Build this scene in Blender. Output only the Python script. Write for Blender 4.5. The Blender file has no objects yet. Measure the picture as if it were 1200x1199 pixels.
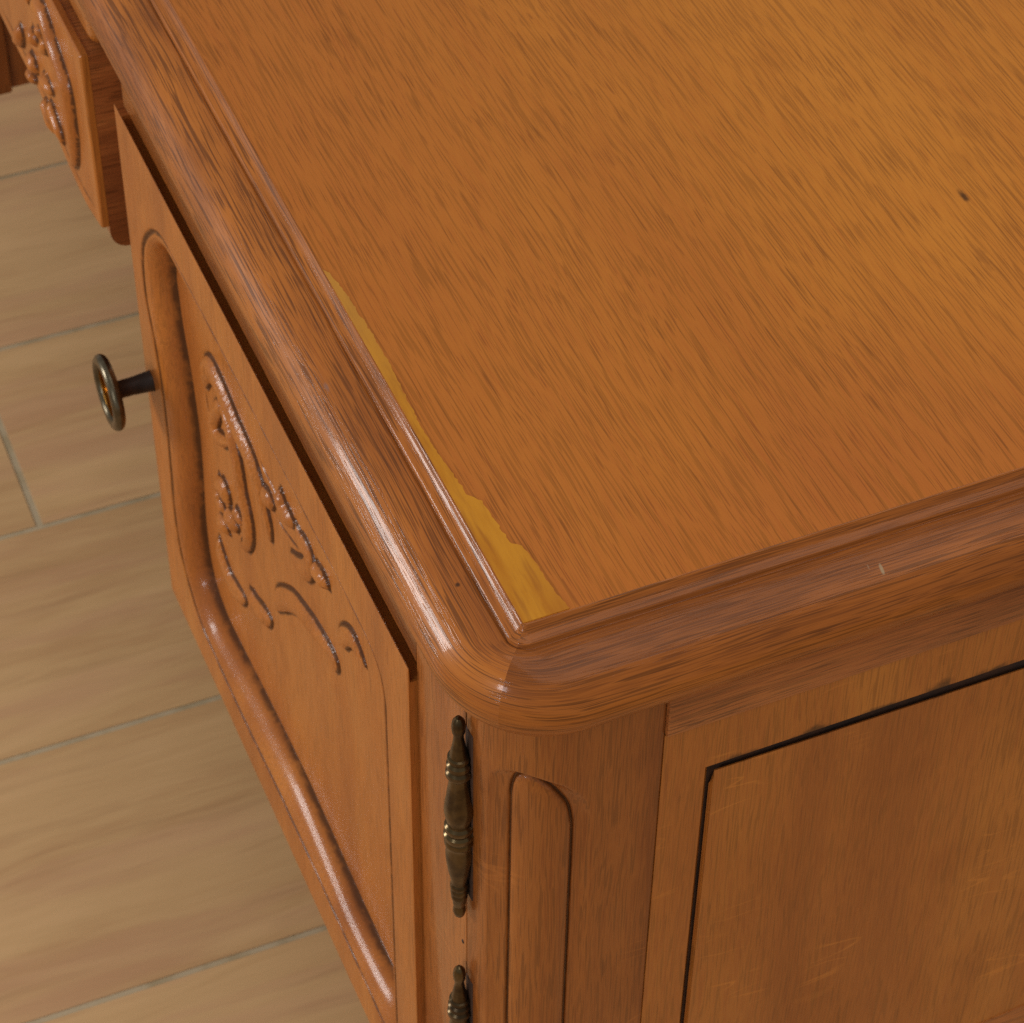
import bpy, bmesh, math, random
import numpy as np
from mathutils import Matrix, Vector

random.seed(7); np.random.seed(7)
S = bpy.context.scene
COL = S.collection

# ------------------------------------------------------------------ camera
cd = bpy.data.cameras.new('camera'); cam = bpy.data.objects.new('camera', cd); COL.objects.link(cam)
RIGHT = Vector((0.9196348, -0.3926193, 0.0110390)); DOWN = Vector((-0.2785482, -0.6717449, -0.6864180)); FWD = Vector((0.2769163, 0.6281790, -0.7271234))
m = Matrix.Identity(4)
for i in range(3):
    m[i][0] = RIGHT[i]; m[i][1] = -DOWN[i]; m[i][2] = -FWD[i]
m[0][3], m[1][3], m[2][3] = -0.2697534, -0.6002081, 1.5240160
cam.matrix_world = m
cd.sensor_fit = 'HORIZONTAL'; cd.sensor_width = 36; cd.lens = 36 * 3172.454 / 1200
cd.clip_start = 0.05; cd.clip_end = 50
cd.dof.use_dof = True; cd.dof.focus_distance = 1.03; cd.dof.aperture_fstop = 34
S.camera = cam

# ------------------------------------------------------------------ light
W = bpy.data.worlds.new('World'); S.world = W; W.use_nodes = True
bg = W.node_tree.nodes['Background']; bg.inputs[0].default_value = (1.0, 0.925, 0.82, 1); bg.inputs[1].default_value = 0.39

def area(name, loc, target, sx, sy, power, col):
    l = bpy.data.lights.new(name, 'AREA'); l.shape = 'RECTANGLE'; l.size = sx; l.size_y = sy
    l.energy = power; l.color = col
    o = bpy.data.objects.new(name, l); COL.objects.link(o); o.location = loc
    o.rotation_euler = (Vector(target) - Vector(loc)).to_track_quat('-Z', 'Y').to_euler()
    return o
area('window_light', (-2.0, 1.54, 1.02), (0, .7, .85), .46, .85, 26, (1.0, .985, .96))
area('overhead_fill', (.45, -.55, 2.6), (.45, -.55, 0), 2.0, 2.0, 23, (1.0, .95, .87))  # added overhead fill for soft top-down shading, no actual fixture
area('lamp_light', (-1.62, -.98, 1.20), (0, 0, .75), .38, .38, 11, (.93, .96, 1.0))

S.render.engine = 'CYCLES'
S.cycles.use_denoising = False
S.view_settings.view_transform = 'Standard'; S.view_settings.look = 'None'
S.view_settings.exposure = 0; S.view_settings.gamma = 1; S.view_settings.use_curve_mapping = False

# ------------------------------------------------------------------ materials
def srgb(r, g, b):
    f = lambda c: (c / 255 / 12.92) if c / 255 <= .04045 else ((c / 255 + .055) / 1.055) ** 2.4
    return (f(r), f(g), f(b), 1)

class NT:
    def __init__(s, name):
        s.m = bpy.data.materials.new(name); s.m.use_nodes = True; s.t = s.m.node_tree; s.n = s.t.nodes; s.l = s.t.links
        s.b = s.n['Principled BSDF']
    def new(s, ty, **kw):
        n = s.n.new(ty)
        for k, v in kw.items(): setattr(n, k, v)
        return n
    def put(s, node, key, val):
        i = node.inputs[key]
        if isinstance(val, bpy.types.NodeSocket): s.l.new(val, i)
        else: i.default_value = val
    def math(s, op, a, b=0.0, c=None, clamp=False):
        n = s.new('ShaderNodeMath', operation=op); n.use_clamp = clamp
        s.put(n, 0, a); s.put(n, 1, b)
        if c is not None: s.put(n, 2, c)
        return n.outputs[0]
    def mapr(s, v, a, b, c=0., d=1., smooth=True):
        n = s.new('ShaderNodeMapRange'); n.interpolation_type = 'SMOOTHSTEP' if smooth else 'LINEAR'
        s.put(n, 0, v); s.put(n, 1, a); s.put(n, 2, b); s.put(n, 3, c); s.put(n, 4, d)
        return n.outputs[0]
    def mix(s, f, a, b, mode='MIX'):
        n = s.new('ShaderNodeMix', data_type='RGBA', blend_type=mode)
        s.put(n, 'Factor', f)
        s.put(n, n.inputs.find('A') if False else 6, a); s.put(n, 7, b)
        return n.outputs[2]
    def noise(s, vec, scl, detail=2., rough=.5, dist=0.):
        mp = s.new('ShaderNodeVectorMath', operation='MULTIPLY'); s.l.new(vec, mp.inputs[0]); mp.inputs[1].default_value = scl
        n = s.new('ShaderNodeTexNoise'); s.l.new(mp.outputs[0], n.inputs['Vector'])
        n.inputs['Scale'].default_value = 1; n.inputs['Detail'].default_value = detail; n.inputs['Roughness'].default_value = rough; n.inputs['Distortion'].default_value = dist
        return n.outputs['Fac']
    def grainvec(s, axis, warp=.004, rnd=True):
        sp = s.new('ShaderNodeSeparateXYZ')
        if axis == 'bent':
            at = s.new('ShaderNodeAttribute', attribute_name='gvec'); s.l.new(at.outputs['Vector'], sp.inputs[0])
        else:
            tc = s.new('ShaderNodeTexCoord'); s.l.new(tc.outputs['Object'], sp.inputs[0])
        order = {'x': (0, 1, 2), 'y': (1, 0, 2), 'z': (2, 0, 1), 'bent': (0, 1, 2)}[axis]
        cb = s.new('ShaderNodeCombineXYZ')
        for i, k in enumerate(order): s.l.new(sp.outputs[k], cb.inputs[i])
        v = cb.outputs[0]
        if rnd:
            oi = s.new('ShaderNodeObjectInfo'); rr = s.math('MULTIPLY', oi.outputs['Random'], 7.3)
            c2 = s.new('ShaderNodeCombineXYZ')
            for i in range(3): s.l.new(rr, c2.inputs[i])
            ad = s.new('ShaderNodeVectorMath', operation='ADD'); s.l.new(v, ad.inputs[0]); s.l.new(c2.outputs[0], ad.inputs[1]); v = ad.outputs[0]
        # slow wander of the fibres across the grain
        w = s.noise(v, (5, 14, 14), 2, .5)
        w2 = s.math('MULTIPLY_ADD', w, warp * 2, -warp)
        c3 = s.new('ShaderNodeCombineXYZ'); s.l.new(w2, c3.inputs[1]); s.l.new(w2, c3.inputs[2])
        ad = s.new('ShaderNodeVectorMath', operation='ADD'); s.l.new(v, ad.inputs[0]); s.l.new(c3.outputs[0], ad.inputs[1])
        return ad.outputs[0]

def wood(name, axis, light, mid, dark, pore=(.10, .04, .015, 1), pore_amt=.75, pore_lo=.60, fleck=0., coat=.35, rough=.36, bump=.12, ring=26., stains=None, fibre=1., coat_rough=.09, glaze=False, spec=.16, tone_c=1., line=.5, red=None):
    t = NT(name); v = t.grainvec(axis)
    tone = t.noise(v, (1.6, 9, 9), 2, .55)
    blot = t.noise(v, (10, 18, 18), 2, .6)
    band = t.noise(v, (1.3, ring, ring), 1, .55)
    fib = t.noise(v, (26, 900, 900), 1, .6)
    pn = t.noise(v, (46, 2100, 2100), 0, .4)
    a = t.math('MULTIPLY_ADD', t.math('ADD', t.math('MULTIPLY', tone, .55), t.math('MULTIPLY', band, .45)), tone_c, .5 - .5 * tone_c)
    a = t.math('ADD', a, t.math('MULTIPLY_ADD', fib, .40 * fibre, -.20 * fibre))
    f = t.mapr(a, .30, .72)
    r = t.new('ShaderNodeValToRGB'); t.l.new(f, r.inputs[0])
    e = r.color_ramp.elements; e[0].color = dark; e[0].position = 0.; e[1].color = light; e[1].position = 1.
    k = r.color_ramp.elements.new(.46); k.color = mid
    col = t.mix(t.mapr(blot, .48, .74, 0, .40 * tone_c), r.outputs[0], dark)
    if red:      # mixes in a deeper red towards the front and near side edges
        tc = t.new('ShaderNodeTexCoord'); sp = t.new('ShaderNodeSeparateXYZ'); t.l.new(tc.outputs['Object'], sp.inputs[0])
        ed = t.math('MINIMUM', t.math('MULTIPLY', sp.outputs[0], 1.0), t.math('MULTIPLY', sp.outputs[1], 1.6))
        ed = t.math('ADD', ed, t.math('MULTIPLY_ADD', tone, .16, -.08))
        col = t.mix(t.mapr(ed, .0, .22, .52, 0), col, red)
    # open pores: fine dark dashes along the grain, on top of long soft fibre lines
    ln = t.mapr(fib, .52, .62, 0, line)
    col = t.mix(ln, col, tuple(c * .58 for c in dark[:3]) + (1,))
    po = t.mapr(t.math('ADD', pn, t.math('MULTIPLY_ADD', blot, .24, -.12)), pore_lo, pore_lo + .10)
    col = t.mix(t.math('MULTIPLY', po, pore_amt), col, pore)
    if fleck > 0:
        fl = t.noise(v, (80, 13, 13), 1, .4, .5)
        flm = t.math('MULTIPLY', t.mapr(t.math('ABSOLUTE', t.math('SUBTRACT', fl, .5)), .0, .020, 1, 0), t.mapr(t.noise(v, (16, 22, 22), 1, .5), .54, .70))
        lt = tuple(min(1, c * 1.5) for c in light[:3]) + (1,)
        col = t.mix(t.math('MULTIPLY', flm, fleck), col, lt)
    if stains:
        tc = t.new('ShaderNodeTexCoord')
        wob = t.new('ShaderNodeTexNoise'); wob.inputs['Scale'].default_value = 160; wob.inputs['Detail'].default_value = 3
        t.l.new(tc.outputs['Object'], wob.inputs['Vector'])
        for (x, y, z, sx, sy, amt, colr, *sz) in stains:
            sb = t.new('ShaderNodeVectorMath', operation='SUBTRACT'); t.l.new(tc.outputs['Object'], sb.inputs[0]); sb.inputs[1].default_value = (x, y, z)
            dv = t.new('ShaderNodeVectorMath', operation='DIVIDE'); t.l.new(sb.outputs[0], dv.inputs[0]); dv.inputs[1].default_value = (sx, sy, sz[0] if sz else .02)
            ln = t.new('ShaderNodeVectorMath', operation='LENGTH'); t.l.new(dv.outputs[0], ln.inputs[0])
            d = t.math('ADD', ln.outputs['Value'], t.math('MULTIPLY_ADD', wob.outputs['Fac'], 1.6, -.8))
            col = t.mix(t.mapr(d, .35, 1.15, amt, 0), col, colr)
    if glaze:      # antique stain wiped into the carved lines, worn away in places
        at = t.new('ShaderNodeAttribute', attribute_name='stain')
        tc = t.new('ShaderNodeTexCoord')
        br = t.noise(tc.outputs['Object'], (90, 90, 90), 3, .6)
        g = t.mapr(t.math('MULTIPLY', at.outputs['Fac'], t.mapr(br, .30, .62, .62, 1.15)), .15, .75, 0, .85)
        col = t.mix(g, col, srgb(66, 36, 17))
    t.l.new(col, t.b.inputs['Base Color'])
    t.put(t.b, 'Roughness', t.mapr(blot, .3, .7, rough - .06, rough + .10))
    t.put(t.b, 'Coat Weight', coat); t.put(t.b, 'Coat Roughness', coat_rough)
    t.put(t.b, 'Specular IOR Level', spec)
    h = t.math('SUBTRACT', t.math('MULTIPLY', fib, .25), po)
    bp = t.new('ShaderNodeBump'); bp.inputs['Strength'].default_value = bump; bp.inputs['Distance'].default_value = .0006
    t.l.new(h, bp.inputs['Height']); t.l.new(bp.outputs[0], t.b.inputs['Normal']); t.l.new(bp.outputs[0], t.b.inputs['Coat Normal'])
    return t.m

L1, M1, D1 = srgb(184, 119, 55), srgb(166, 98, 44), srgb(140, 76, 36)
PORE = srgb(78, 40, 20)
INK = srgb(52, 30, 16)
MAT = {}
MAT['top'] = wood('oak_top_panel', 'y', srgb(196, 127, 47), srgb(186, 116, 41), srgb(172, 101, 36), srgb(90, 45, 19), .38, .615, ring=14, bump=.10, coat=.14, rough=.42, spec=.14, tone_c=.40, line=.55, red=srgb(158, 83, 38),
                  stains=[(.2712, .1485, .77, .0022, .0050, .85, INK), (.2963, .1888, .77, .008, .012, .16, srgb(120, 68, 24)), (.281, .17, .77, .006, .010, .14, srgb(124, 70, 24)), (.2585, .1117, .77, .003, .010, .35, srgb(108, 60, 26))])
MAT['y'] = wood('oak_moulding_front', 'y', srgb(176, 106, 44), srgb(154, 88, 35), srgb(114, 61, 24), PORE, .68, .575, ring=44, coat=.50, rough=.36, bump=.14, coat_rough=.07)
MAT['mf'] = wood('oak_moulding_front_bent', 'bent', srgb(172, 103, 40), srgb(150, 84, 31), srgb(110, 58, 21), PORE, .48, .59, ring=34, coat=.30, rough=.42, bump=.22, coat_rough=.08, line=.75,
                 stains=[(-.0138, .0303, .764, .0011, .0014, .9, INK, .004), (-.0211, .1517, .762, .0012, .003, .8, srgb(120, 92, 84), .01)])
MAT['ms'] = wood('oak_moulding_side_bent', 'bent', srgb(172, 104, 42), srgb(150, 85, 33), srgb(110, 59, 22), PORE, .45, .59, ring=34, coat=.20, spec=.10, rough=.44, bump=.16, coat_rough=.09, line=.7,
                 stains=[(.1393, -.0223, .760, .0007, .0022, .9, srgb(150, 126, 96), .0022), (.1345, -.0200, .761, .0004, .0012, .6, srgb(140, 110, 84), .002)])
MAT['x'] = wood('oak_moulding_side', 'x', srgb(176, 108, 52), srgb(150, 85, 40), srgb(110, 58, 28), PORE, .62, .575, ring=44, coat=.38, rough=.36, bump=.14, coat_rough=.09)
MAT['z'] = wood('oak_upright', 'z', srgb(164, 98, 43), srgb(146, 82, 35), srgb(118, 62, 27), PORE, .26, .64, fleck=.25, ring=30, coat=.4, bump=.10)
MAT['post'] = wood('oak_post', 'z', srgb(158, 94, 39), srgb(138, 77, 31), srgb(106, 55, 23), PORE, .28, .64, fleck=.2, ring=30, coat=.3, bump=.12, glaze=True)
MAT['zs'] = wood('oak_side', 'z', srgb(174, 109, 43), srgb(158, 92, 37), srgb(134, 74, 29), PORE, .26, .64, fleck=.34, ring=24, coat=.35, bump=.10, tone_c=.85, line=.45,
                 stains=[(x_, SY_, .6655, w_, .02, a_, INK, h_) for SY_ in (-.019,) for x_, w_, a_, h_ in ((.090, .010, .75, .0040), (.122, .012, .8, .0050), (.152, .014, .75, .0038), (.180, .008, .9, .0062), (.205, .012, .8, .0046), (.235, .013, .9, .0060))])
MAT['door'] = wood('oak_door', 'z', srgb(184, 114, 48), srgb(168, 99, 41), srgb(144, 80, 32), PORE, .30, .62, ring=34, coat=.30, rough=.40, bump=.12, spec=.12, coat_rough=.14, fibre=.8, glaze=True, tone_c=.8, line=.38)
MAT['end'] = wood('oak_end_grain', 'x', srgb(186, 116, 62), srgb(166, 98, 51), srgb(132, 74, 38), PORE, .6, .58, ring=60, coat=.3, bump=.2)

def simple(name, col, rough, metal=0., var=None, scale=60., bump=0., coat=0.):
    t = NT(name); tc = t.new('ShaderNodeTexCoord')
    n = t.noise(tc.outputs['Object'], (scale,) * 3, 4, .6)
    c = t.mix(t.mapr(n, .38, .66), col, var or col)
    t.l.new(c, t.b.inputs['Base Color']); t.put(t.b, 'Metallic', metal)
    t.put(t.b, 'Roughness', t.mapr(n, .3, .7, rough - .07, rough + .1)); t.put(t.b, 'Coat Weight', coat)
    if bump:
        bp = t.new('ShaderNodeBump'); bp.inputs['Strength'].default_value = bump; bp.inputs['Distance'].default_value = .0008
        t.l.new(n, bp.inputs['Height']); t.l.new(bp.outputs[0], t.b.inputs['Normal'])
    return t.m
MAT['brass'] = simple('aged_brass', srgb(92, 77, 52), .24, .9, srgb(56, 44, 30), 70, .04)
MAT['steel'] = simple('dark_pewter', srgb(108, 100, 84), .28, .9, srgb(74, 66, 50), 50, .04)
MAT['gold'] = simple('worn_brass_dish', srgb(176, 128, 54), .24, 1., srgb(120, 82, 34), 60, .05)
MAT['iron'] = simple('dark_bronze_stem', srgb(44, 28, 22), .5, .3, srgb(34, 22, 18), 90)
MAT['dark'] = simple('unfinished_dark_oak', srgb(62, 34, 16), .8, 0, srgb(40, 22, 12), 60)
MAT['nail'] = simple('nail_iron', srgb(40, 34, 34), .5, .6)

def filler_mat():
    t = NT('amber_filler'); v = t.grainvec('y', .003, False)
    n = t.noise(v, (14, 70, 70), 4, .6); n2 = t.noise(v, (30, 240, 240), 3, .55)
    c = t.mix(t.mapr(n, .35, .66), srgb(188, 127, 34), srgb(164, 100, 22))
    c = t.mix(t.mapr(n2, .50, .70, 0, .55), c, srgb(142, 84, 28))
    tc = t.new('ShaderNodeTexCoord'); sp = t.new('ShaderNodeSeparateXYZ'); t.l.new(tc.outputs['Object'], sp.inputs[0])
    c = t.mix(t.mapr(t.math('ADD', sp.outputs[1], t.math('MULTIPLY_ADD', n, .10, -.05)), .10, .20, 0, .6), c, srgb(178, 128, 58))
    c = t.mix(t.mapr(t.math('ADD', sp.outputs[0], t.math('MULTIPLY_ADD', n, .02, -.01)), .006, .016, 0, .45), c, srgb(158, 94, 30))
    t.l.new(c, t.b.inputs['Base Color']); t.put(t.b, 'Roughness', .40); t.put(t.b, 'Specular IOR Level', .15); t.put(t.b, 'Coat Weight', .15); t.put(t.b, 'Coat Roughness', .15)
    bp = t.new('ShaderNodeBump'); bp.inputs['Strength'].default_value = .12; bp.inputs['Distance'].default_value = .0006
    t.l.new(n2, bp.inputs['Height']); t.l.new(bp.outputs[0], t.b.inputs['Normal'])
    return t.m
MAT['filler'] = filler_mat()

def plank_mat():
    t = NT('oak_effect_floor'); v = t.grainvec('x', .012)
    a = t.noise(v, (3.2, 20, 20), 4, .6, .5); b = t.noise(v, (16, 170, 170), 3, .6); k = t.noise(v, (3, 5, 5), 2, .5)
    f = t.math('ADD', t.math('MULTIPLY', a, .6), t.math('ADD', t.math('MULTIPLY', b, .22), t.math('MULTIPLY', k, .18)))
    r = t.new('ShaderNodeValToRGB'); t.l.new(t.mapr(f, .34, .66), r.inputs[0])
    e = r.color_ramp.elements; e[0].color = srgb(194, 152, 107); e[1].color = srgb(216, 176, 127)
    q = r.color_ramp.elements.new(.5); q.color = srgb(207, 168, 119)
    oi = t.new('ShaderNodeObjectInfo')
    col = t.mix(t.mapr(t.noise(v, (3, 30, 30), 3, .6), .45, .68, 0, .5), r.outputs[0], srgb(196, 148, 114))
    col = t.mix(t.mapr(t.noise(v, (5, 70, 70), 3, .6), .54, .74, 0, .32), col, srgb(158, 118, 84))
    col = t.mix(t.mapr(oi.outputs['Random'], 0, 1, 0, .16, False), col, srgb(128, 98, 68))
    t.l.new(col, t.b.inputs['Base Color']); t.put(t.b, 'Roughness', t.mapr(a, .3, .7, .40, .52)); t.put(t.b, 'Specular IOR Level', .4)
    bp = t.new('ShaderNodeBump'); bp.inputs['Strength'].default_value = .1; bp.inputs['Distance'].default_value = .001
    t.l.new(b, bp.inputs['Height']); t.l.new(bp.outputs[0], t.b.inputs['Normal'])
    return t.m
MAT['plank'] = plank_mat()
MAT['grout'] = simple('grey_grout', srgb(182, 164, 134), .85, 0, srgb(164, 146, 114), 40, .3)

# ------------------------------------------------------------------ helpers
def finish(me, smooth=True, angle=38):
    if smooth:
        me.polygons.foreach_set('use_smooth', [True] * len(me.polygons))
        me.set_sharp_from_angle(angle=math.radians(angle))
    me.update()

def mesh(name, verts, faces, mat, parent=None, smooth=True, angle=38):
    me = bpy.data.meshes.new(name); me.from_pydata([tuple(map(float, v)) for v in verts], [], [tuple(map(int, f)) for f in faces])
    me.materials.append(MAT[mat]); finish(me, smooth, angle)
    o = bpy.data.objects.new(name, me); COL.objects.link(o); o.parent = parent
    return o

def bmobj(name, bm, mat, parent=None, smooth=True, angle=38):
    bmesh.ops.recalc_face_normals(bm, faces=bm.faces)
    me = bpy.data.meshes.new(name); bm.to_mesh(me); bm.free()
    me.materials.append(MAT[mat]); finish(me, smooth, angle)
    o = bpy.data.objects.new(name, me); COL.objects.link(o); o.parent = parent
    return o

def box(name, lo, hi, mat, parent=None, bev=.001, seg=2):
    bm = bmesh.new(); r = bmesh.ops.create_cube(bm, size=1)
    for v in bm.verts:
        v.co = Vector([lo[i] + (v.co[i] + .5) * (hi[i] - lo[i]) for i in range(3)])
    if bev: bmesh.ops.bevel(bm, geom=list(bm.edges), offset=bev, segments=seg, profile=.5, affect='EDGES')
    return bmobj(name, bm, mat, parent)

def spline(P, n=8, closed=False):
    P = [np.array(p, float) for p in P]; out = []
    N = len(P); rng = range(N if closed else N - 1)
    for i in rng:
        if closed: a, b, c, d = P[i - 1], P[i], P[(i + 1) % N], P[(i + 2) % N]
        else: a, b, c, d = P[max(i - 1, 0)], P[i], P[i + 1], P[min(i + 2, N - 1)]
        for k in range(n):
            t = k / n
            out.append(.5 * (2 * b + (c - a) * t + (2 * a - 5 * b + 4 * c - d) * t * t + (3 * b - a - 3 * c + d) * t ** 3))
    if not closed: out.append(P[-1])
    return np.array(out)

def polydist(Y, Z, P, closed=False):
    """distance, fraction along and signed side of the nearest segment of a polyline"""
    D = np.full(Y.shape, 1e9); T = np.zeros(Y.shape); SD = np.zeros(Y.shape)
    Q = np.vstack([P, P[:1]]) if closed else P
    seg = np.diff(Q, axis=0); ln = np.hypot(seg[:, 0], seg[:, 1]); tot = ln.sum(); acc = 0
    for i in range(len(seg)):
        l2 = max(ln[i] ** 2, 1e-14)
        ry, rz = Y - Q[i, 0], Z - Q[i, 1]
        t = np.clip((ry * seg[i, 0] + rz * seg[i, 1]) / l2, 0, 1)
        d = np.hypot(ry - t * seg[i, 0], rz - t * seg[i, 1])
        k = d < D
        D = np.where(k, d, D); T = np.where(k, (acc + t * ln[i]) / tot, T)
        SD = np.where(k, seg[i, 0] * rz - seg[i, 1] * ry, SD)
        acc += ln[i]
    return D, T, np.sign(SD)

def inside(Y, Z, P):
    c = np.zeros(Y.shape, bool); n = len(P); j = n - 1
    for i in range(n):
        yi, zi = P[i]; yj, zj = P[j]
        k = ((zi > Z) != (zj > Z)) & (Y < (yj - yi) * (Z - zi) / (zj - zi + 1e-15) + yi)
        c ^= k; j = i
    return c

def tag(o, label, cat, group=None):
    o['label'] = label; o['category'] = cat
    if group: o['group'] = group
    return o

# ------------------------------------------------------------------ floor
floor = mesh('floor', [(-2.2, -2.2, -.0006), (2.8, -2.2, -.0006), (2.8, 3.4, -.0006), (-2.2, 3.4, -.0006)], [(0, 1, 2, 3)], 'grout')
floor['kind'] = 'structure'
ROT = -.016
def plank_mesh(l, w):
    bm = bmesh.new(); bmesh.ops.create_cube(bm, size=1)
    for v in bm.verts: v.co = Vector(((v.co.x + .5) * l, (v.co.y + .5) * w, (v.co.z - .5) * .006))
    bmesh.ops.bevel(bm, geom=[e for e in bm.edges if abs(e.verts[0].co.z) < 1e-6 and abs(e.verts[1].co.z) < 1e-6], offset=.0012, segments=2, affect='EDGES')
    bmesh.ops.recalc_face_normals(bm, faces=bm.faces)
    me = bpy.data.meshes.new('floor_plank'); bm.to_mesh(me); bm.free(); me.materials.append(MAT['plank']); finish(me)
    return me
rows = [.409, .627, .8385, 1.0435]
while rows[0] > -1.9: rows.insert(0, rows[0] - .2117)
while rows[-1] < 3.1: rows.append(rows[-1] + .2117)
PL = 1.2; cache = {}
for i in range(len(rows) - 1):
    y0, y1 = rows[i], rows[i + 1]; w = round(y1 - y0 - .0024, 4)
    if w not in cache: cache[w] = plank_mesh(PL - .0034, w)
    off = -.0305 + (0 if abs(y0 - .8385) < 1e-6 else [.52, .83, .36, .67][i % 4])
    x = off - PL * 2
    while x < 2.6:
        if x + PL > -2.0:
            o = bpy.data.objects.new('floor_plank', cache[w]); COL.objects.link(o); o.parent = floor
            p = Vector((x + .0017 - .05, y0 + .0017, 0)); c, s_ = math.cos(ROT), math.sin(ROT)
            o.location = (.05 + (p.x) * c - (p.y - .73) * s_ * 0 - (p.y - .8385) * s_, p.y + p.x * s_, 0); o.rotation_euler = (0, 0, ROT)
        x += PL

# ------------------------------------------------------------------ the desk
desk = bpy.data.objects.new('writing_desk', None); COL.objects.link(desk); desk.empty_display_size = .1
tag(desk, 'carved honey oak pedestal desk with an amber filler repair on its top corner', 'desk')
H = .77
X0, Y0, X1, Y1 = -.001, -.003, .62, 1.47          # edge of the veneered field of the top
SX, SY = -.016, -.019                               # front and side planes of the pedestal

box('top_panel', (X0 - .0002, Y0 - .0002, H - .024), (X1 + .0002, Y1 + .0002, H), 'top', desk, 0)

# moulded edge of the top: profile (distance out, drop), mitred at the corners
core = [(-.0004, .0012), (-.0002, .0004), (.0001, -.0001), (.0005, .0000), (.0009, .0006), (.0013, .0015), (.0018, .0024), (.0026, .0033), (.0038, .0041), (.0050, .0045), (.0056, .0047), (.0060, .0051), (.0062, .0060), (.0065, .0069), (.0069, .0071), (.0072, .0067), (.0077, .0064)]
nose = spline([(.0077, .0064), (.011, .0067), (.016, .0080), (.0208, .0101), (.0248, .0131), (.0278, .0170), (.0299, .0216), (.0309, .0252), (.0311, .0278), (.0306, .0305), (.0295, .0338), (.0276, .0370), (.0245, .0400), (.021, .042), (.010, .043)], 3)
prof = core + [tuple(p) for p in nose[1:]]
def crad(w):
    return np.interp(w, [0, .006, .012, .020, .031], [.0012, .0070, .016, .030, .047])
def edge_moulding(name, corners, outs, mat):
    """corners: the two ends of one side of the field; outs: (outward, along) unit vectors"""
    A, B = [np.array(c, float) for c in corners]; out, al = [np.array(v, float) for v in outs]
    verts, NS = [], 10
    rings = []
    def ring(end, sgn, k):
        r = []
        for w, dz in prof:
            R = crad(w); a = math.radians(45) * (1 - k / NS)      # 45 deg at the mitre, 0 where the straight run begins
            c = end + out * (w - R) - al * sgn * (w - R)
            p = c + R * (out * math.cos(a) - al * sgn * math.sin(a))
            r.append((p[0], p[1], H - dz))
        return r
    rings = [ring(A, 1, k) for k in range(NS + 1)] + [ring(B, -1, NS - k) for k in range(NS + 1)]
    n = len(prof)
    V = [p for r in rings for p in r]
    F = [(i * n + j, (i + 1) * n + j, (i + 1) * n + j + 1, i * n + j + 1) for i in range(len(rings) - 1) for j in range(n - 1)]
    gv = []; s0 = 0.
    plen = np.concatenate([[0], np.cumsum(np.hypot(*np.diff(np.array(prof), axis=0).T))])
    mid = [np.array(r[-8]) for r in rings]
    for i, r in enumerate(rings):
        if i: s0 += np.linalg.norm(mid[i] - mid[i - 1])
        gv += [(s0, float(p), .03 * math.sin(p * 40)) for p in plen]
    o = mesh(name, V, F, mat, desk, True, 50)
    o.data.attributes.new('gvec', 'FLOAT_VECTOR', 'POINT').data.foreach_set('vector', np.array(gv, np.float32).ravel())
    bm = bmesh.new(); bm.from_mesh(o.data); bmesh.ops.recalc_face_normals(bm, faces=bm.faces); bm.to_mesh(o.data); bm.free()
    return o
edge_moulding('top_edge_moulding', ((X0, Y0), (X0, Y1)), ((-1, 0), (0, 1)), 'mf')
edge_moulding('top_edge_moulding', ((X0, Y0), (X1, Y0)), ((0, -1), (1, 0)), 'ms')
edge_moulding('top_edge_moulding', ((X1, Y0), (X1, Y1)), ((1, 0), (0, 1)), 'mf')
edge_moulding('top_edge_moulding', ((X0, Y1), (X1, Y1)), ((0, 1), (1, 0)), 'ms')

# amber filler: a thin skin lying on the damaged edge of the field
pl = [(-.0011, .2090), (.0004, .2060), (.0018, .1985), (.0028, .1872), (.0036, .1686), (.0040, .1494), (.0026, .1209), (.0022, .1031), (.0036, .0843), (.0048, .0662), (.0088, .0604), (.0095, .0494), (.0107, .0355), (.0139, .0332), (.0155, .0207), (.0153, .0138), (.0163, .0042), (.0177, -.0026), (-.0011, -.0026)]
pp = []
for i in range(len(pl)):
    a, b = np.array(pl[i]), np.array(pl[(i + 1) % len(pl)])
    n = max(1, int(np.linalg.norm(b - a) / .0016)) if i < 17 else 1
    for k in range(n):
        q = a + (b - a) * k / n
        if 0 < i < 17: q = q + np.random.normal(0, .00026, 2)
        pp.append(q)
bm = bmesh.new(); fv = [bm.verts.new((q[0], q[1], H + .00005)) for q in pp]
f = bm.faces.new(fv); ex = bmesh.ops.extrude_face_region(bm, geom=[f])
for v in [g for g in ex['geom'] if isinstance(g, bmesh.types.BMVert)]: v.co.z += .00032
bmesh.ops.triangulate(bm, faces=[q for q in bm.faces if len(q.verts) > 4])
fp = bmobj('filler_patch', bm, 'filler', desk, False)
fp['label'] = 'amber yellow filler along the worn corner of the top'

# --- front of the pedestal
YJ, YH, YF = .0172, .0700, .4722
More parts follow.
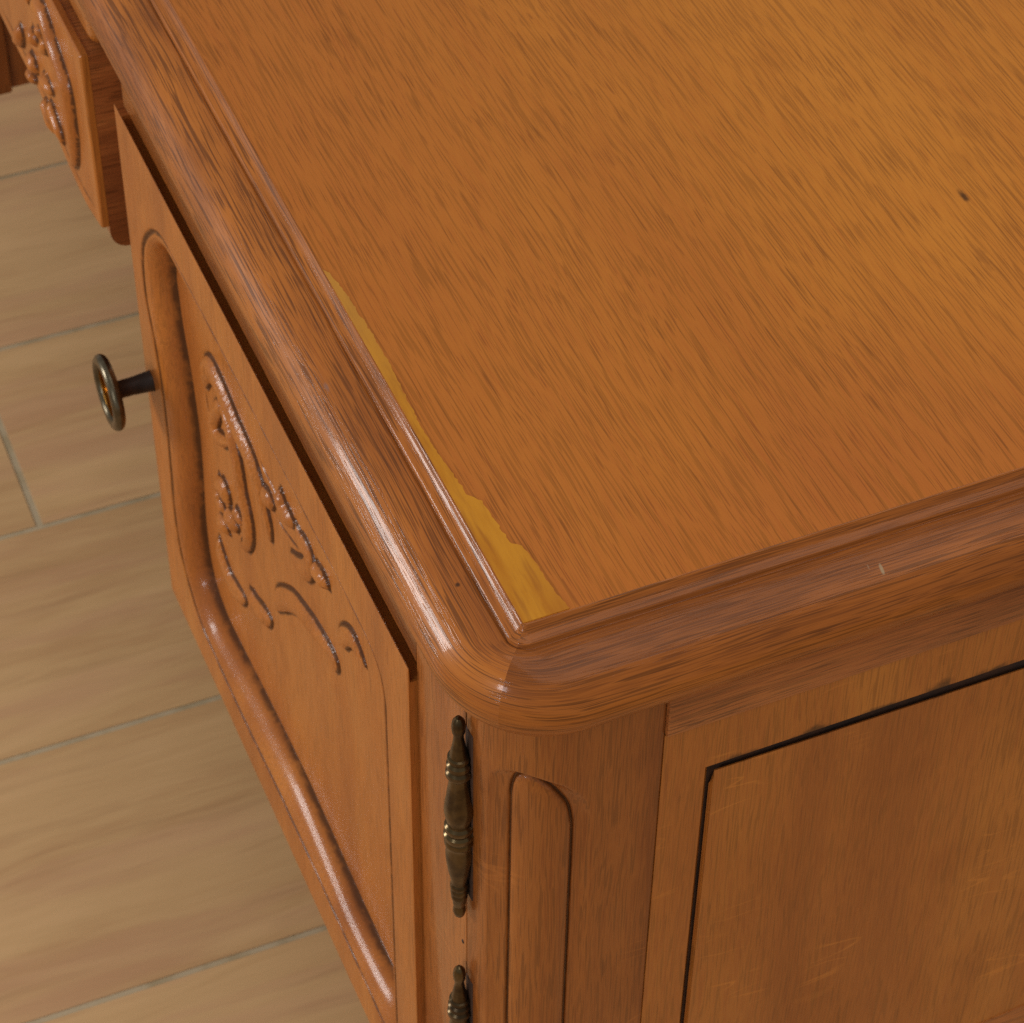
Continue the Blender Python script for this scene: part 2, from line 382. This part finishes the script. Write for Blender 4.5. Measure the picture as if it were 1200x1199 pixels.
# rail under the top; its far end is rounded over
bm = bmesh.new()
pts = [(SX, YH + .0002)] + [(SX + .006 - .006 * math.cos(a), YF - .006 + .006 * math.sin(a)) for a in np.linspace(0, math.pi / 2, 7)] + [(.03, YF), (.03, YH + .0002)]
lo = [bm.verts.new((x, y, .6745)) for x, y in pts]; hi = [bm.verts.new((x, y, .735)) for x, y in pts]
bm.faces.new(lo); bm.faces.new(hi)
for i in range(len(pts)): bm.faces.new((lo[i], lo[(i + 1) % len(pts)], hi[(i + 1) % len(pts)], hi[i]))
bmesh.ops.bevel(bm, geom=[e for e in bm.edges if e.verts[0].co.z < .68 and e.verts[1].co.z < .68 and e.verts[0].co.x < .01], offset=.0009, segments=2, affect='EDGES')
bmobj('front_rail', bm, 'y', desk)
box('front_stile', (SX, YJ, .302), (.03, YH, .735), 'z', desk, .0006)

# door: one carved surface split into frame, moulding and field
DX, DP = -.020, .0135
DY0, DY1, DZ0, DZ1 = .0703, .4717, .3065, .6722
OUT = [(.43, .6198), (.4440, .6020), (.4503, .5838), (.4520, .5677), (.4512, .5543), (.4474, .5420), (.443, .5278), (.4392, .5026), (.4388, .4676), (.4415, .4305), (.4438, .4048), (.4420, .379), (.4354, .3620), (.426, .3505), (.4133, .3410), (.3953, .3369), (.3377, .3363), (.2769, .3400), (.2273, .3400), (.1833, .3390), (.1423, .3374), (.1160, .3372), (.104, .341), (.0995, .350), (.0995, .42), (.0995, .52), (.0995, .60), (.1005, .622), (.108, .634), (.13, .639), (.2, .6405), (.3, .6410), (.36, .6400), (.3991, .6384), (.417, .6310)]
INN = [(.4365, .5834), (.4359, .5702), (.4340, .5521), (.4266, .5216), (.4222, .4877), (.4230, .4533), (.4272, .4149), (.4275, .3911), (.4247, .3732), (.4181, .3600), (.4047, .3528), (.3859, .3505), (.3243, .3560), (.2668, .3590), (.2125, .3557), (.1764, .3530), (.1340, .3530), (.1190, .3570), (.1155, .372), (.1150, .45), (.1150, .55), (.1165, .605), (.1260, .618), (.15, .6215), (.25, .6220), (.35, .6215), (.405, .619), (.428, .607)]
OUTS, INNS = spline(OUT, 6, True), spline(INN, 6, True)
def door_depth(Yg, Zg):
    dO, _, _ = polydist(Yg, Zg, OUTS, True); dI, _, _ = polydist(Yg, Zg, INNS, True)
    inO, inI = inside(Yg, Zg, OUTS), inside(Yg, Zg, INNS)
    edge = np.minimum(np.minimum(Yg - DY0, DY1 - Yg), np.minimum(Zg - DZ0, DZ1 - Zg))
    gO = .0019 * np.exp(-(dO / .0012) ** 2); gI = .0024 * np.exp(-(dI / .0016) ** 2)
    tau = np.clip(dO / (dO + dI + 1e-9), 0, 1)
    q = np.clip((tau - .04) / .94, 0, 1); ogee = (1 - np.sqrt(1 - (.9 * q) ** 2)) / (1 - math.sqrt(1 - .81))
    depth = np.where(~inO, np.clip(.0004 - edge, 0, 1) + gO, np.where(inI, DP + gI, DP * (.06 * (1 - np.exp(-dO / .003)) * (1 - ogee) + ogee) + gO + gI))
    stain = np.maximum(np.exp(-(dO / .0017) ** 2), np.exp(-(dI / .0019) ** 2))
    return depth, stain, inO, inI, dI
# carving of the field.  kind r = raised rib, c = cut with a slope on one side, g = plain groove
CARVE = [
 ('r', [(0.3958, 0.5385), (0.3922, 0.5499), (0.3841, 0.5606), (0.3762, 0.5662), (0.3650, 0.5660), (0.3523, 0.5633), (0.3399, 0.5595), (0.3246, 0.5571), (0.3148, 0.5531), (0.3076, 0.5458), (0.3035, 0.5372), (0.2990, 0.5292), (0.2980, 0.5177)], 0.0079, .0046),
 ('g', [(0.3990, 0.5346), (0.3975, 0.5204), (0.3887, 0.5178), (0.3838, 0.5139)], .0022, .0020),
 ('r', [(0.3627, 0.5448), (0.3689, 0.5473), (0.3799, 0.5321), (0.3825, 0.5205), (0.3747, 0.5191), (0.3587, 0.5308)], 0.0053, .0040),
 ('r', [(0.3658, 0.5511), (0.3579, 0.5460), (0.3492, 0.5397), (0.3444, 0.5308), (0.3415, 0.5168), (0.3376, 0.5081), (0.3339, 0.4989), (0.3357, 0.4840), (0.3435, 0.4676), (0.3534, 0.4590)], 0.0063, .0042),
 ('r', [(0.3861, 0.4804), (0.3820, 0.4779), (0.3747, 0.4794), (0.3752, 0.4712)], 0.0073, .0044),
 ('r', [(0.3920, 0.4638), (0.3871, 0.4584), (0.3788, 0.4587)], 0.0048, .0032),
 ('r', [(0.3903, 0.4435), (0.3812, 0.4456), (0.3759, 0.4440)], 0.0061, .0042),
 ('r', [(0.3719, 0.4642), (0.3645, 0.4661), (0.3572, 0.4680)], 0.0069, .0048),
 ('r', [(0.3590, 0.4808), (0.3521, 0.4810), (0.3463, 0.4828)], 0.0045, .0032),
 ('g', [(0.3108, 0.5665), (0.3028, 0.5639), (0.2934, 0.5638), (0.2832, 0.5624), (0.2831, 0.5565)], .0022, .0022),
 ('r', [(0.3020, 0.5470), (0.2934, 0.5511), (0.2878, 0.5531)], 0.0061, .0036),
 ('r', [(0.2738, 0.5771), (0.2713, 0.5701), (0.2654, 0.5686), (0.2553, 0.5719)], 0.0066, .0042),
 ('g', [(0.2885, 0.5459), (0.2786, 0.5459), (0.2656, 0.5502), (0.2527, 0.5550)], .0022, .0022),
 ('r', [(0.2527, 0.5733), (0.2461, 0.5697), (0.2364, 0.5709), (0.2334, 0.5667), (0.2411, 0.5528), (0.2542, 0.5443), (0.2644, 0.5414)], 0.0066, .0030),
 ('r', [(0.2270, 0.5707), (0.2199, 0.5719), (0.2115, 0.5746), (0.2082, 0.5732)], 0.0055, .0042),
 ('g', [(.4004, .4225), (.3981, .4121), (.3907, .4055), (.3811, .4026), (.3706, .4049), (.3578, .4126)], .0022, .0022),
 ('r', [(.3985, .4180), (.3950, .4090), (.3880, .4035), (.3790, .4010), (.3690, .4035), (.3560, .4110)], .0078, .0036),
 ('r', [(.3450, .4310), (.3370, .4300), (.3240, .4340), (.3090, .4440)], .0072, .0036),
 ('r', [(.2985, .4650), (.2897, .4802), (.2758, .4950), (.2588, .5080), (.2380, .5165), (.2181, .5235), (.2038, .5258), (.2050, .5180)], .0074, .0034),
 ('r', [(.1947, .5496), (.1866, .5626), (.1768, .5705), (.1701, .5711), (.1614, .5690)], .0060, .0028),
]
RIB = 1.0
def carve(Y, Z, strokes):
    up = np.zeros(Y.shape); dn = np.zeros(Y.shape); st = np.zeros(Y.shape)
    for kind, P, w, h in strokes:
        SP = spline(P, 5)
        D, T, sd = polydist(Y, Z, SP)
        if kind == 'r':
            tp = np.clip(np.minimum(T / .16, (1 - T) / .30), 0, 1) ** .6 * .75 + .25
            ww = w * tp; x = D / ww
            up = np.maximum(up, RIB * h * tp * np.where(x < 1, np.clip(1 - x * x, 0, 1) ** .8, 0))
            dn = np.maximum(dn, .0009 * np.exp(-((D - ww * 1.05) / .0010) ** 2)); st = np.maximum(st, 1.0 * np.exp(-((D - ww * 1.0) / .0014) ** 2))
        elif kind == 'g':
            tp = np.clip(np.minimum(T, 1 - T) / .15, 0.15, 1)
            dn = np.maximum(dn, .7 * h * tp * np.exp(-(D / (w * .6)) ** 2)); st = np.maximum(st, tp * np.exp(-(D / .0013) ** 2))
        else:
            tp = np.clip(np.minimum(T, 1 - T) / .20, 0.0, 1) ** .6
            ww = w * 1.3 * (.35 + .65 * tp); hh = h * .80 * tp
            low = sd * SIDE > 0
            q = np.where(low, np.clip(1 - (D / ww) ** 3, 0, 1), np.clip(1 - D / .0008, 0, 1))
            dn = np.maximum(dn, hh * q)
            dv = hh / (.305 + hh / ww * .8)
            st = np.maximum(st, np.where(low, .75 * np.exp(-((D - dv) / .0011) ** 2), np.exp(-(D / .0011) ** 2)) * np.clip(tp * 1.4, 0, 1))
    return np.where(up > 0, -up, dn), np.where(up > .0012, st * .35, st)
SIDE = 1.0
def grid(ny, nz, y0, y1, z0, z1):
    return np.meshgrid(np.linspace(y0, y1, ny), np.linspace(z0, z1, nz), indexing='ij')
def quads_of(shape):
    idx = np.arange(shape[0] * shape[1]).reshape(shape)
    return np.stack([idx[:-1, :-1], idx[:-1, 1:], idx[1:, 1:], idx[1:, :-1]], -1)
Yg, Zg = grid(480, 440, DY0, DY1, DZ0, DZ1)
depth, stain, inO, inI, dI = door_depth(Yg, Zg)
fr = np.where(~inO, 0, np.where(~inI | (dI < .0010), 1, 2))[:-1, :-1]
quads = quads_of(Yg.shape); P3 = np.stack([DX + depth, Yg, Zg], -1).reshape(-1, 3)
Yf, Zf = grid(790, 680, .1125, .4395, .3480, .6250)
depf, stf, _, inF, dF = door_depth(Yf, Zf)
cv, cs = carve(Yf, Zf, CARVE)
tool = np.random.normal(0, 1, Yf.shape)
for _ in range(4):
    tool = (tool + np.roll(tool, 1, 0) + np.roll(tool, -1, 0) + np.roll(tool, 1, 1) + np.roll(tool, -1, 1)) / 5
depf = np.where(inF, depf + cv + np.where(np.abs(cv) > .0005, tool * .00035, 0), depf + .0004)
stf = np.where(inF, np.maximum(stf, cs), stf)
qf = quads_of(Yf.shape)[(inF | (dF < .0016))[:-1, :-1]]
PF = np.stack([DX + depf, Yf, Zf], -1).reshape(-1, 3)
def submesh(name, qs, P, mat, parent, stain=None):
    u, inv = np.unique(qs.ravel(), return_inverse=True)
    me = bpy.data.meshes.new(name); v = P[u]; f_ = inv.reshape(-1, 4)
    me.vertices.add(len(v)); me.vertices.foreach_set('co', v.astype(np.float32).ravel())
    me.loops.add(f_.size); me.loops.foreach_set('vertex_index', f_.astype(np.int32).ravel())
    me.polygons.add(len(f_)); me.polygons.foreach_set('loop_start', np.arange(0, f_.size, 4, dtype=np.int32)); me.polygons.foreach_set('loop_total', np.full(len(f_), 4, np.int32))
    me.update(calc_edges=True); me.validate(); me.materials.append(MAT[mat])
    me.polygons.foreach_set('use_smooth', [True] * len(me.polygons)); me.update()
    if stain is not None:
        me.attributes.new('stain', 'FLOAT', 'POINT').data.foreach_set('value', stain.ravel()[u].astype(np.float32))
    o = bpy.data.objects.new(name, me); COL.objects.link(o); o.parent = parent
    return o
# the door slab behind the carved face: sides and a rebated top edge
bm = bmesh.new()
def quad(*p): bm.faces.new([bm.verts.new(q) for q in p])
xb, xf = .004, DX + .0012
sec = [(DX + .0004, DZ1 - .0004), (DX + .0007, DZ1), (DX + .0011, DZ1 - .009), (SX + .006, DZ1 - .009), (SX + .0065, DZ1), (xb, DZ1)]
for (a, b) in zip(sec[:-1], sec[1:]): quad((a[0], DY0, a[1]), (a[0], DY1, a[1]), (b[0], DY1, b[1]), (b[0], DY0, b[1]))
for y in (DY0, DY1):
    bm.faces.new([bm.verts.new((x, y, z)) for x, z in sec] + [bm.verts.new((xb, y, DZ0)), bm.verts.new((DX + .0004, y, DZ0))])
quad((DX + .0004, DY0, DZ0), (DX + .0004, DY1, DZ0), (xb, DY1, DZ0), (xb, DY0, DZ0)); quad((xb, DY0, DZ0), (xb, DY1, DZ0), (xb, DY1, DZ1), (xb, DY0, DZ1))
bmesh.ops.remove_doubles(bm, verts=bm.verts, dist=1e-6)
door = bmobj('door', bm, 'door', desk, False)
submesh('door_frame', quads[fr == 0], P3, 'door', door, stain)
submesh('door_moulding', quads[fr == 1], P3, 'door', door, stain)
cp = submesh('carved_panel', qf, PF, 'door', door, stf)
cp['label'] = 'recessed oak field carved with leafy scrolls'

# knob on the far stile of the door
def lathe(name, prof_, origin, axis, mat, parent, seg=40, angle=40):
    ax = Vector(axis).normalized(); q = Vector((0, 0, 1)).rotation_difference(ax)
    V, F = [], []
    for r, h in prof_:
        for k in range(seg):
            a = 2 * math.pi * k / seg
            V.append(Vector(origin) + q @ Vector((r * math.cos(a), r * math.sin(a), h)))
    for i in range(len(prof_) - 1):
        for k in range(seg):
            F.append((i * seg + k, i * seg + (k + 1) % seg, (i + 1) * seg + (k + 1) % seg, (i + 1) * seg + k))
    return mesh(name, V, F, mat, parent, True, angle)
ky, kz = .4592, .4906
knob = lathe('knob', [(.0060, 0), (.0061, .0005), (.0058, .002), (.0050, .012), (.0050, .0185), (.0064, .0205), (.0075, .0213), (.0, .0213)], (DX + .0005, ky, kz), (-1, 0, 0), 'iron', desk)
knob['label'] = 'round knob with a pewter rim and worn brass dish'
rp = [(.0184 + .0035 * math.cos(a), .0245 + .0034 * math.sin(a)) for a in np.linspace(0, 2 * math.pi, 21)]
lathe('knob_rim', rp[:9] + [rp[9]], (DX, ky, kz), (-1, 0, 0), 'steel', knob, 56, 80)
lathe('knob_rim', rp[15:], (DX, ky, kz), (-1, 0, 0), 'steel', knob, 56, 80)
lathe('knob_lining', rp[9:16], (DX, ky, kz), (-1, 0, 0), 'gold', knob, 56, 80)
lathe('knob_dish', [(.0, .0214), (.006, .0216), (.0125, .0226), (.0163, .0245)], (DX, ky, kz), (-1, 0, 0), 'gold', knob, 48)

# hinges with turned finials
def px(z): return z
HP = [(848, 0), (846, 0)]
hp_px = [(0, 838), (4, 839), (8, 843), (9.3, 849), (8.5, 855), (6.5, 859), (6.8, 863), (9, 872), (11.5, 881), (12, 883), (14.5, 884), (14.8, 887), (12.6, 889), (12.6, 890), (16, 892), (16, 896), (13.5, 898), (13.6, 899), (17, 901), (17.3, 905), (15, 907.5), (12.8, 909), (13, 914), (15.5, 926), (19, 942), (19.8, 950), (18, 958), (15.5, 964), (16, 966), (19.5, 968), (19.8, 972), (17.5, 974.5), (17.5, 975.5), (20.5, 977.5), (20.5, 982), (18.6, 984), (20, 986), (20, 989), (17.8, 991), (17.5, 996), (18.3, 1004), (17.4, 1014), (14.5, 1028), (12, 1038), (10.8, 1044), (12.5, 1046), (12.6, 1049), (10.6, 1051), (12, 1053), (12, 1056), (10.2, 1058), (11.3, 1060), (11.3, 1063), (9.4, 1065), (9, 1072), (7.2, 1075), (8.6, 1078), (9, 1082), (7, 1087), (3.5, 1089.5), (0, 1090)]
def hinge(z_top, yy):
    pr = [(r / 3180, -(p - 838) / 252 * .1335) for r, p in hp_px]
    h = lathe('hinge', [(r, z_) for r, z_ in pr], (SX - .0042, yy, z_top), (0, 0, 1), 'brass', desk, 32, 32)
    return h
h1 = hinge(.7055, .0142); h1['label'] = 'upper turned brass finial hinge under the top'
h2 = hinge(.5330, .0148); h2['label'] = 'lower turned brass finial hinge'
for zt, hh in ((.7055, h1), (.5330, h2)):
    box('hinge_shadow_strip', (SX - .0003, .0100, zt - .120), (SX + .003, .0168, zt - .010), 'dark', hh, .0003, 1)  # dark strip in place of the shadow each hinge casts beside it
for z_, y_ in ((.567, .0185), (.5420, .0195)):
    lathe('nail', [(0, .0004), (.0008, .0003), (.0011, 0), (.0011, -.001)], (SX - .0001, y_ + .001, z_), (-1, 0, 0), 'nail', desk, 10)

# rounded corner post with an arched flute
RP = .033; CX, CY = SX + RP, SY + RP
l0, l1, l2 = YJ - .0004 - CY, RP * math.pi / 2, .053 - CX
def post_pt(u):
    """point and outward normal at arc length u round the corner"""
    x = np.where(u < l0, SX, np.where(u < l0 + l1, CX - RP * np.cos((u - l0) / RP), CX + (u - l0 - l1)))
    y = np.where(u < l0, YJ - .0004 - u, np.where(u < l0 + l1, CY - RP * np.sin((u - l0) / RP), SY))
    a = np.clip((u - l0) / RP, 0, math.pi / 2)
    return x, y, -np.cos(a), -np.sin(a)
UO = spline([(.017, .37), (.017, .50), (.017, .60), (.017, .66), (.0172, .675), (.0190, .684), (.0237, .689), (.030, .6915), (.038, .690), (.045, .6865), (.050, .6825), (.0555, .675), (.0585, .667), (.0603, .655), (.0606, .62), (.0606, .5), (.0606, .37)], 6)
UI = spline([(.0255, .38), (.0255, .50), (.0255, .60), (.0255, .665), (.0257, .676), (.0275, .6850), (.031, .689), (.0345, .6895), (.038, .6880), (.0427, .6835), (.0475, .6765), (.0512, .669), (.0530, .660), (.0537, .648), (.0537, .60), (.0537, .5), (.0537, .38)], 6)
UT = l0 + l1 + l2
us = np.linspace(0, UT, 240); zp = np.concatenate([np.linspace(.02, .36, 12)[:-1], np.linspace(.36, .62, 130)[:-1], np.linspace(.62, .735, 230)])
Ug, Zp = np.meshgrid(us, zp, indexing='ij')
dO, _, _ = polydist(Ug, Zp, UO, True); dI, _, _ = polydist(Ug, Zp, UI, True)
iO, iI = inside(Ug, Zp, UO), inside(Ug, Zp, UI)
tau = dO / (dO + dI + 1e-9)
dep = np.where(iO & ~iI, .0006 + .0022 * np.sin(np.clip(tau, 0, 1) * math.pi / 2) + .0016 * np.exp(-(dI / .0009) ** 2), 0)
dep = np.where(iI, .0004 + .0024 * np.exp(-dI / .0035) + .0016 * np.exp(-(dI / .0009) ** 2), dep)
dep = dep + np.where(~iO, .0004 * np.exp(-(dO / .0008) ** 2), 0)
edge_ = np.minimum(Ug, UT - Ug); dep = dep + .0004 * np.exp(-(edge_ / .0007) ** 2)
# the foot of the post draws in towards the floor
x, y, nx, ny = post_pt(Ug)
P = np.stack([x - nx * dep, y - ny * dep, Zp], -1).reshape(-1, 3)
idp = np.arange(Ug.size).reshape(Ug.shape)
qp = np.stack([idp[:-1, :-1], idp[1:, :-1], idp[1:, 1:], idp[:-1, 1:]], -1).reshape(-1, 4)
submesh('corner_post', qp, P, 'post', desk, stain=np.maximum(np.exp(-(dI / .0008) ** 2), .25 * np.exp(-(dO / .0006) ** 2)))

# --- side of the pedestal
box('side_strip', (.0533, SY - .0016, .6966), (.585, .02, .735), 'x', desk, .0012)
bm = bmesh.new()
fo = [(.0533, .302), (.0533, .6964), (.585, .6964), (.585, .302), (.5602, .302), (.5602, .6655), (.0744, .6655), (.0744, .302)]
va = [bm.verts.new((x, SY, z)) for x, z in fo]; vb = [bm.verts.new((x, .012, z)) for x, z in fo]
for q in ((0, 1, 6, 7), (1, 2, 5, 6), (2, 3, 4, 5)): bm.faces.new([va[k] for k in q])
for i in range(8): bm.faces.new((va[i], va[(i + 1) % 8], vb[(i + 1) % 8], vb[i]))
bmesh.ops.bevel(bm, geom=[e for e in bm.edges if all(v in (va[5], va[6], va[7], va[4]) for v in e.verts) and e.verts[0].co.y < 0 and not (abs(e.verts[0].co.z - .302) < 1e-4 and abs(e.verts[1].co.z - .302) < 1e-4)], offset=.0016, segments=3, affect='EDGES')
bmobj('side_frame', bm, 'zs', desk)
# shaped bottom rail
bm = bmesh.new(); xs = np.linspace(.0744, .56, 60)
def arch(x): return .352 + .024 * (1 - math.cos(min(1, max(0, (x - .0744) / .17)) * math.pi)) / 2 + .004 * math.sin((x - .24) * 20) * (x > .24)
f_ = [bm.verts.new((x, SY, arch(x))) for x in xs]; g_ = [bm.verts.new((x, SY, .302)) for x in xs]
b_ = [bm.verts.new((x, .02, arch(x))) for x in xs]
for i in range(len(xs) - 1):
    bm.faces.new((g_[i], g_[i + 1], f_[i + 1], f_[i])); bm.faces.new((f_[i], f_[i + 1], b_[i + 1], b_[i]))
bmobj('side_bottom_rail', bm, 'x', desk)
box('side_panel_backing', (.0744, -.0158, .303), (.56, .018, .6655), 'dark', desk, 0)
# field stands in the frame with a dark open joint round it, wider along the head
bm = bmesh.new()
a0 = [(.0758, .34), (.0758, .6636), (.5580, .6560), (.5580, .34)]
lo = [bm.verts.new((x + .001 * (1 if x < .2 else -1), -.0156, z - (.010 if z > .5 else 0))) for x, z in a0]; hi = [bm.verts.new((x, SY + .0006, z)) for x, z in a0]
bm.faces.new(hi)
for i in range(4): bm.faces.new((lo[i], lo[(i + 1) % 4], hi[(i + 1) % 4], hi[i]))
bmesh.ops.bevel(bm, geom=[e for e in bm.edges if all(v.co.y < -.015 for v in e.verts)], offset=.0016, segments=3, affect='EDGES')
bmobj('side_panel', bm, 'zs', desk)

# --- carcass behind, plinth
box('carcass', (.0302, .0203, .303), (.585, .470, .744), 'dark', desk, 0)
box('bottom_board', (-.012, .018, .3025), (.03, .468, .3062), 'dark', desk, 0)
box('base', (.16, .06, 0), (.55, .42, .3022), 'zs', desk, .002)
box('leg', (.545, SY + .003, 0), (.585, .02, .302), 'z', desk, .003)

# --- kneehole: drawer with carved apron, rail, inner panel
box('kneehole_rail', (-.0165, .520, .6705), (.02, .932, .735), 'y', desk, .007, 4)
lip0 = [(.520, .553), (.55, .5465), (.575, .5475), (.600, .552), (.620, .5595), (.642, .5625), (.67, .5607), (.7255, .560)]
lip = spline(lip0, 6); lip = np.vstack([lip, [(1.451 - y, z) for y, z in lip[::-1][1:]]])
DRX, NZ_ = -.0235, 150
yy = np.linspace(.520, .931, 520); zb = np.interp(yy, lip[:, 0], lip[:, 1]); zt = .6685
tt = np.linspace(0, 1, NZ_)
Yd = np.repeat(yy[:, None], NZ_, 1); Zd = zb[:, None] + (zt - zb[:, None]) * tt[None]
DC = [
 ('r', [(.6164, .6348), (.6006, .6473), (.5895, .6500), (.5808, .6460), (.5745, .6401), (.5662, .6354), (.5602, .6306), (.5548, .6258), (.5532, .618), (.5538, .6109), (.5536, .6031), (.5545, .5911), (.5600, .5720), (.5705, .5600)], .0068, .0056),
 ('r', [(.6415, .5834), (.6359, .5834), (.6320, .5790)], .0062, .0050),
 ('r', [(.6700, .5760), (.6649, .5814), (.6594, .5897), (.6597, .5934)], .0056, .0050),
 ('r', [(.6269, .614), (.6247, .6104), (.6190, .6100)], .0060, .0048),
 ('r', [(.6096, .6252), (.6040, .6251)], .0044, .0036), ('r', [(.6060, .6136), (.5975, .6242)], .0044, .0036),
 ('r', [(.6138, .5926), (.6113, .5899), (.604, .5899), (.5965, .5909)], .0050, .0044),
 ('r', [(.6201, .5699), (.6141, .5657), (.6082, .5604), (.6039, .5568)], .0050, .0046),
 ('r', [(.6062, .5785), (.5991, .5731), (.5902, .5681), (.5870, .5617)], .0046, .0042),
 ('r', [(.6497, .5679), (.6391, .5689)], .0046, .0044),
 ('r', [(.6500, .6350), (.6400, .6420), (.6300, .6400), (.6260, .6300)], .0050, .0040),
 ('r', [(.7255, .60), (.705, .62), (.69, .645), (.675, .640)], .007, .005),
 ('g', [(.52, .5620), (.55, .5555), (.575, .5565), (.600, .561), (.620, .5685), (.642, .5715), (.67, .5697), (.7255, .569)], .003, .0014),
]
DC = DC + [(k, [(1.451 - y, z) for y, z in P_], w, h) for k, P_, w, h in DC]
cvd, csd = carve(Yd, Zd, DC)
ed = np.minimum(np.minimum(Yd - .520, .931 - Yd), np.minimum(Zd - zb[:, None], zt - Zd))
cvd = cvd + np.where(ed < .0012, .0012 - np.sqrt(np.clip(.0012 ** 2 - (.0012 - ed) ** 2, 0, 1)), 0)
Pd = np.stack([DRX + cvd, Yd, Zd], -1).reshape(-1, 3)
idd = np.arange(Yd.size).reshape(Yd.shape)
qd = np.stack([idd[:-1, :-1], idd[:-1, 1:], idd[1:, 1:], idd[1:, :-1]], -1).reshape(-1, 4)
bm = bmesh.new()
pr = [(float(a), float(b)) for a, b in lip] + [(.931, zt), (.520, zt)]
va = [bm.verts.new((DRX + .0012, a, b)) for a, b in pr]; vb = [bm.verts.new((-.0190, a, b)) for a, b in pr]
bm.faces.new(vb)
for i in range(len(pr)): bm.faces.new((va[i], va[(i + 1) % len(pr)], vb[(i + 1) % len(pr)], vb[i]))
drawer = bmobj('drawer', bm, 'door', desk, False)
da = submesh('carved_apron', qd, Pd, 'door', drawer, csd); da['label'] = 'drawer front carved with glossy leaf scrolls'
# thick body of the drawer front with a rounded lower corner
bm = bmesh.new()
pr = [(-.0189, .6680), (-.0189, .5520)] + [(-.0189 + .010 - .010 * math.cos(a), .5480 - .012 * math.sin(a)) for a in np.linspace(0, math.pi / 2, 8)] + [(.004, .5360), (.004, .6680)]
va = [bm.verts.new((x, .5202, z)) for x, z in pr]; vb = [bm.verts.new((x, .9308, z)) for x, z in pr]
bm.faces.new(va); bm.faces.new(vb)
for i in range(len(pr)): bm.faces.new((va[i], va[(i + 1) % len(pr)], vb[(i + 1) % len(pr)], vb[i]))
bmobj('drawer_body', bm, 'end', drawer)
box('kneehole_filler', (.012, .4704, .545), (.0298, .979, .735), 'z', desk, .0006)

# --- far pedestal, seen through the kneehole
box('pedestal_post', (SX, .9800, .3000), (.0262, 1.02, .735), 'z', desk, .002)
box('pedestal_panel', (.0264, .9860, .3000), (.585, 1.02, .735), 'z', desk, .001)
box('pedestal_front', (SX, 1.0202, .302), (.03, 1.47, .735), 'z', desk, .002)
box('carcass', (.0302, 1.0204, .303), (.585, 1.465, .744), 'dark', desk, 0)
box('base', (.20, 1.20, 0), (.55, 1.42, .3022), 'zs', desk, .002)
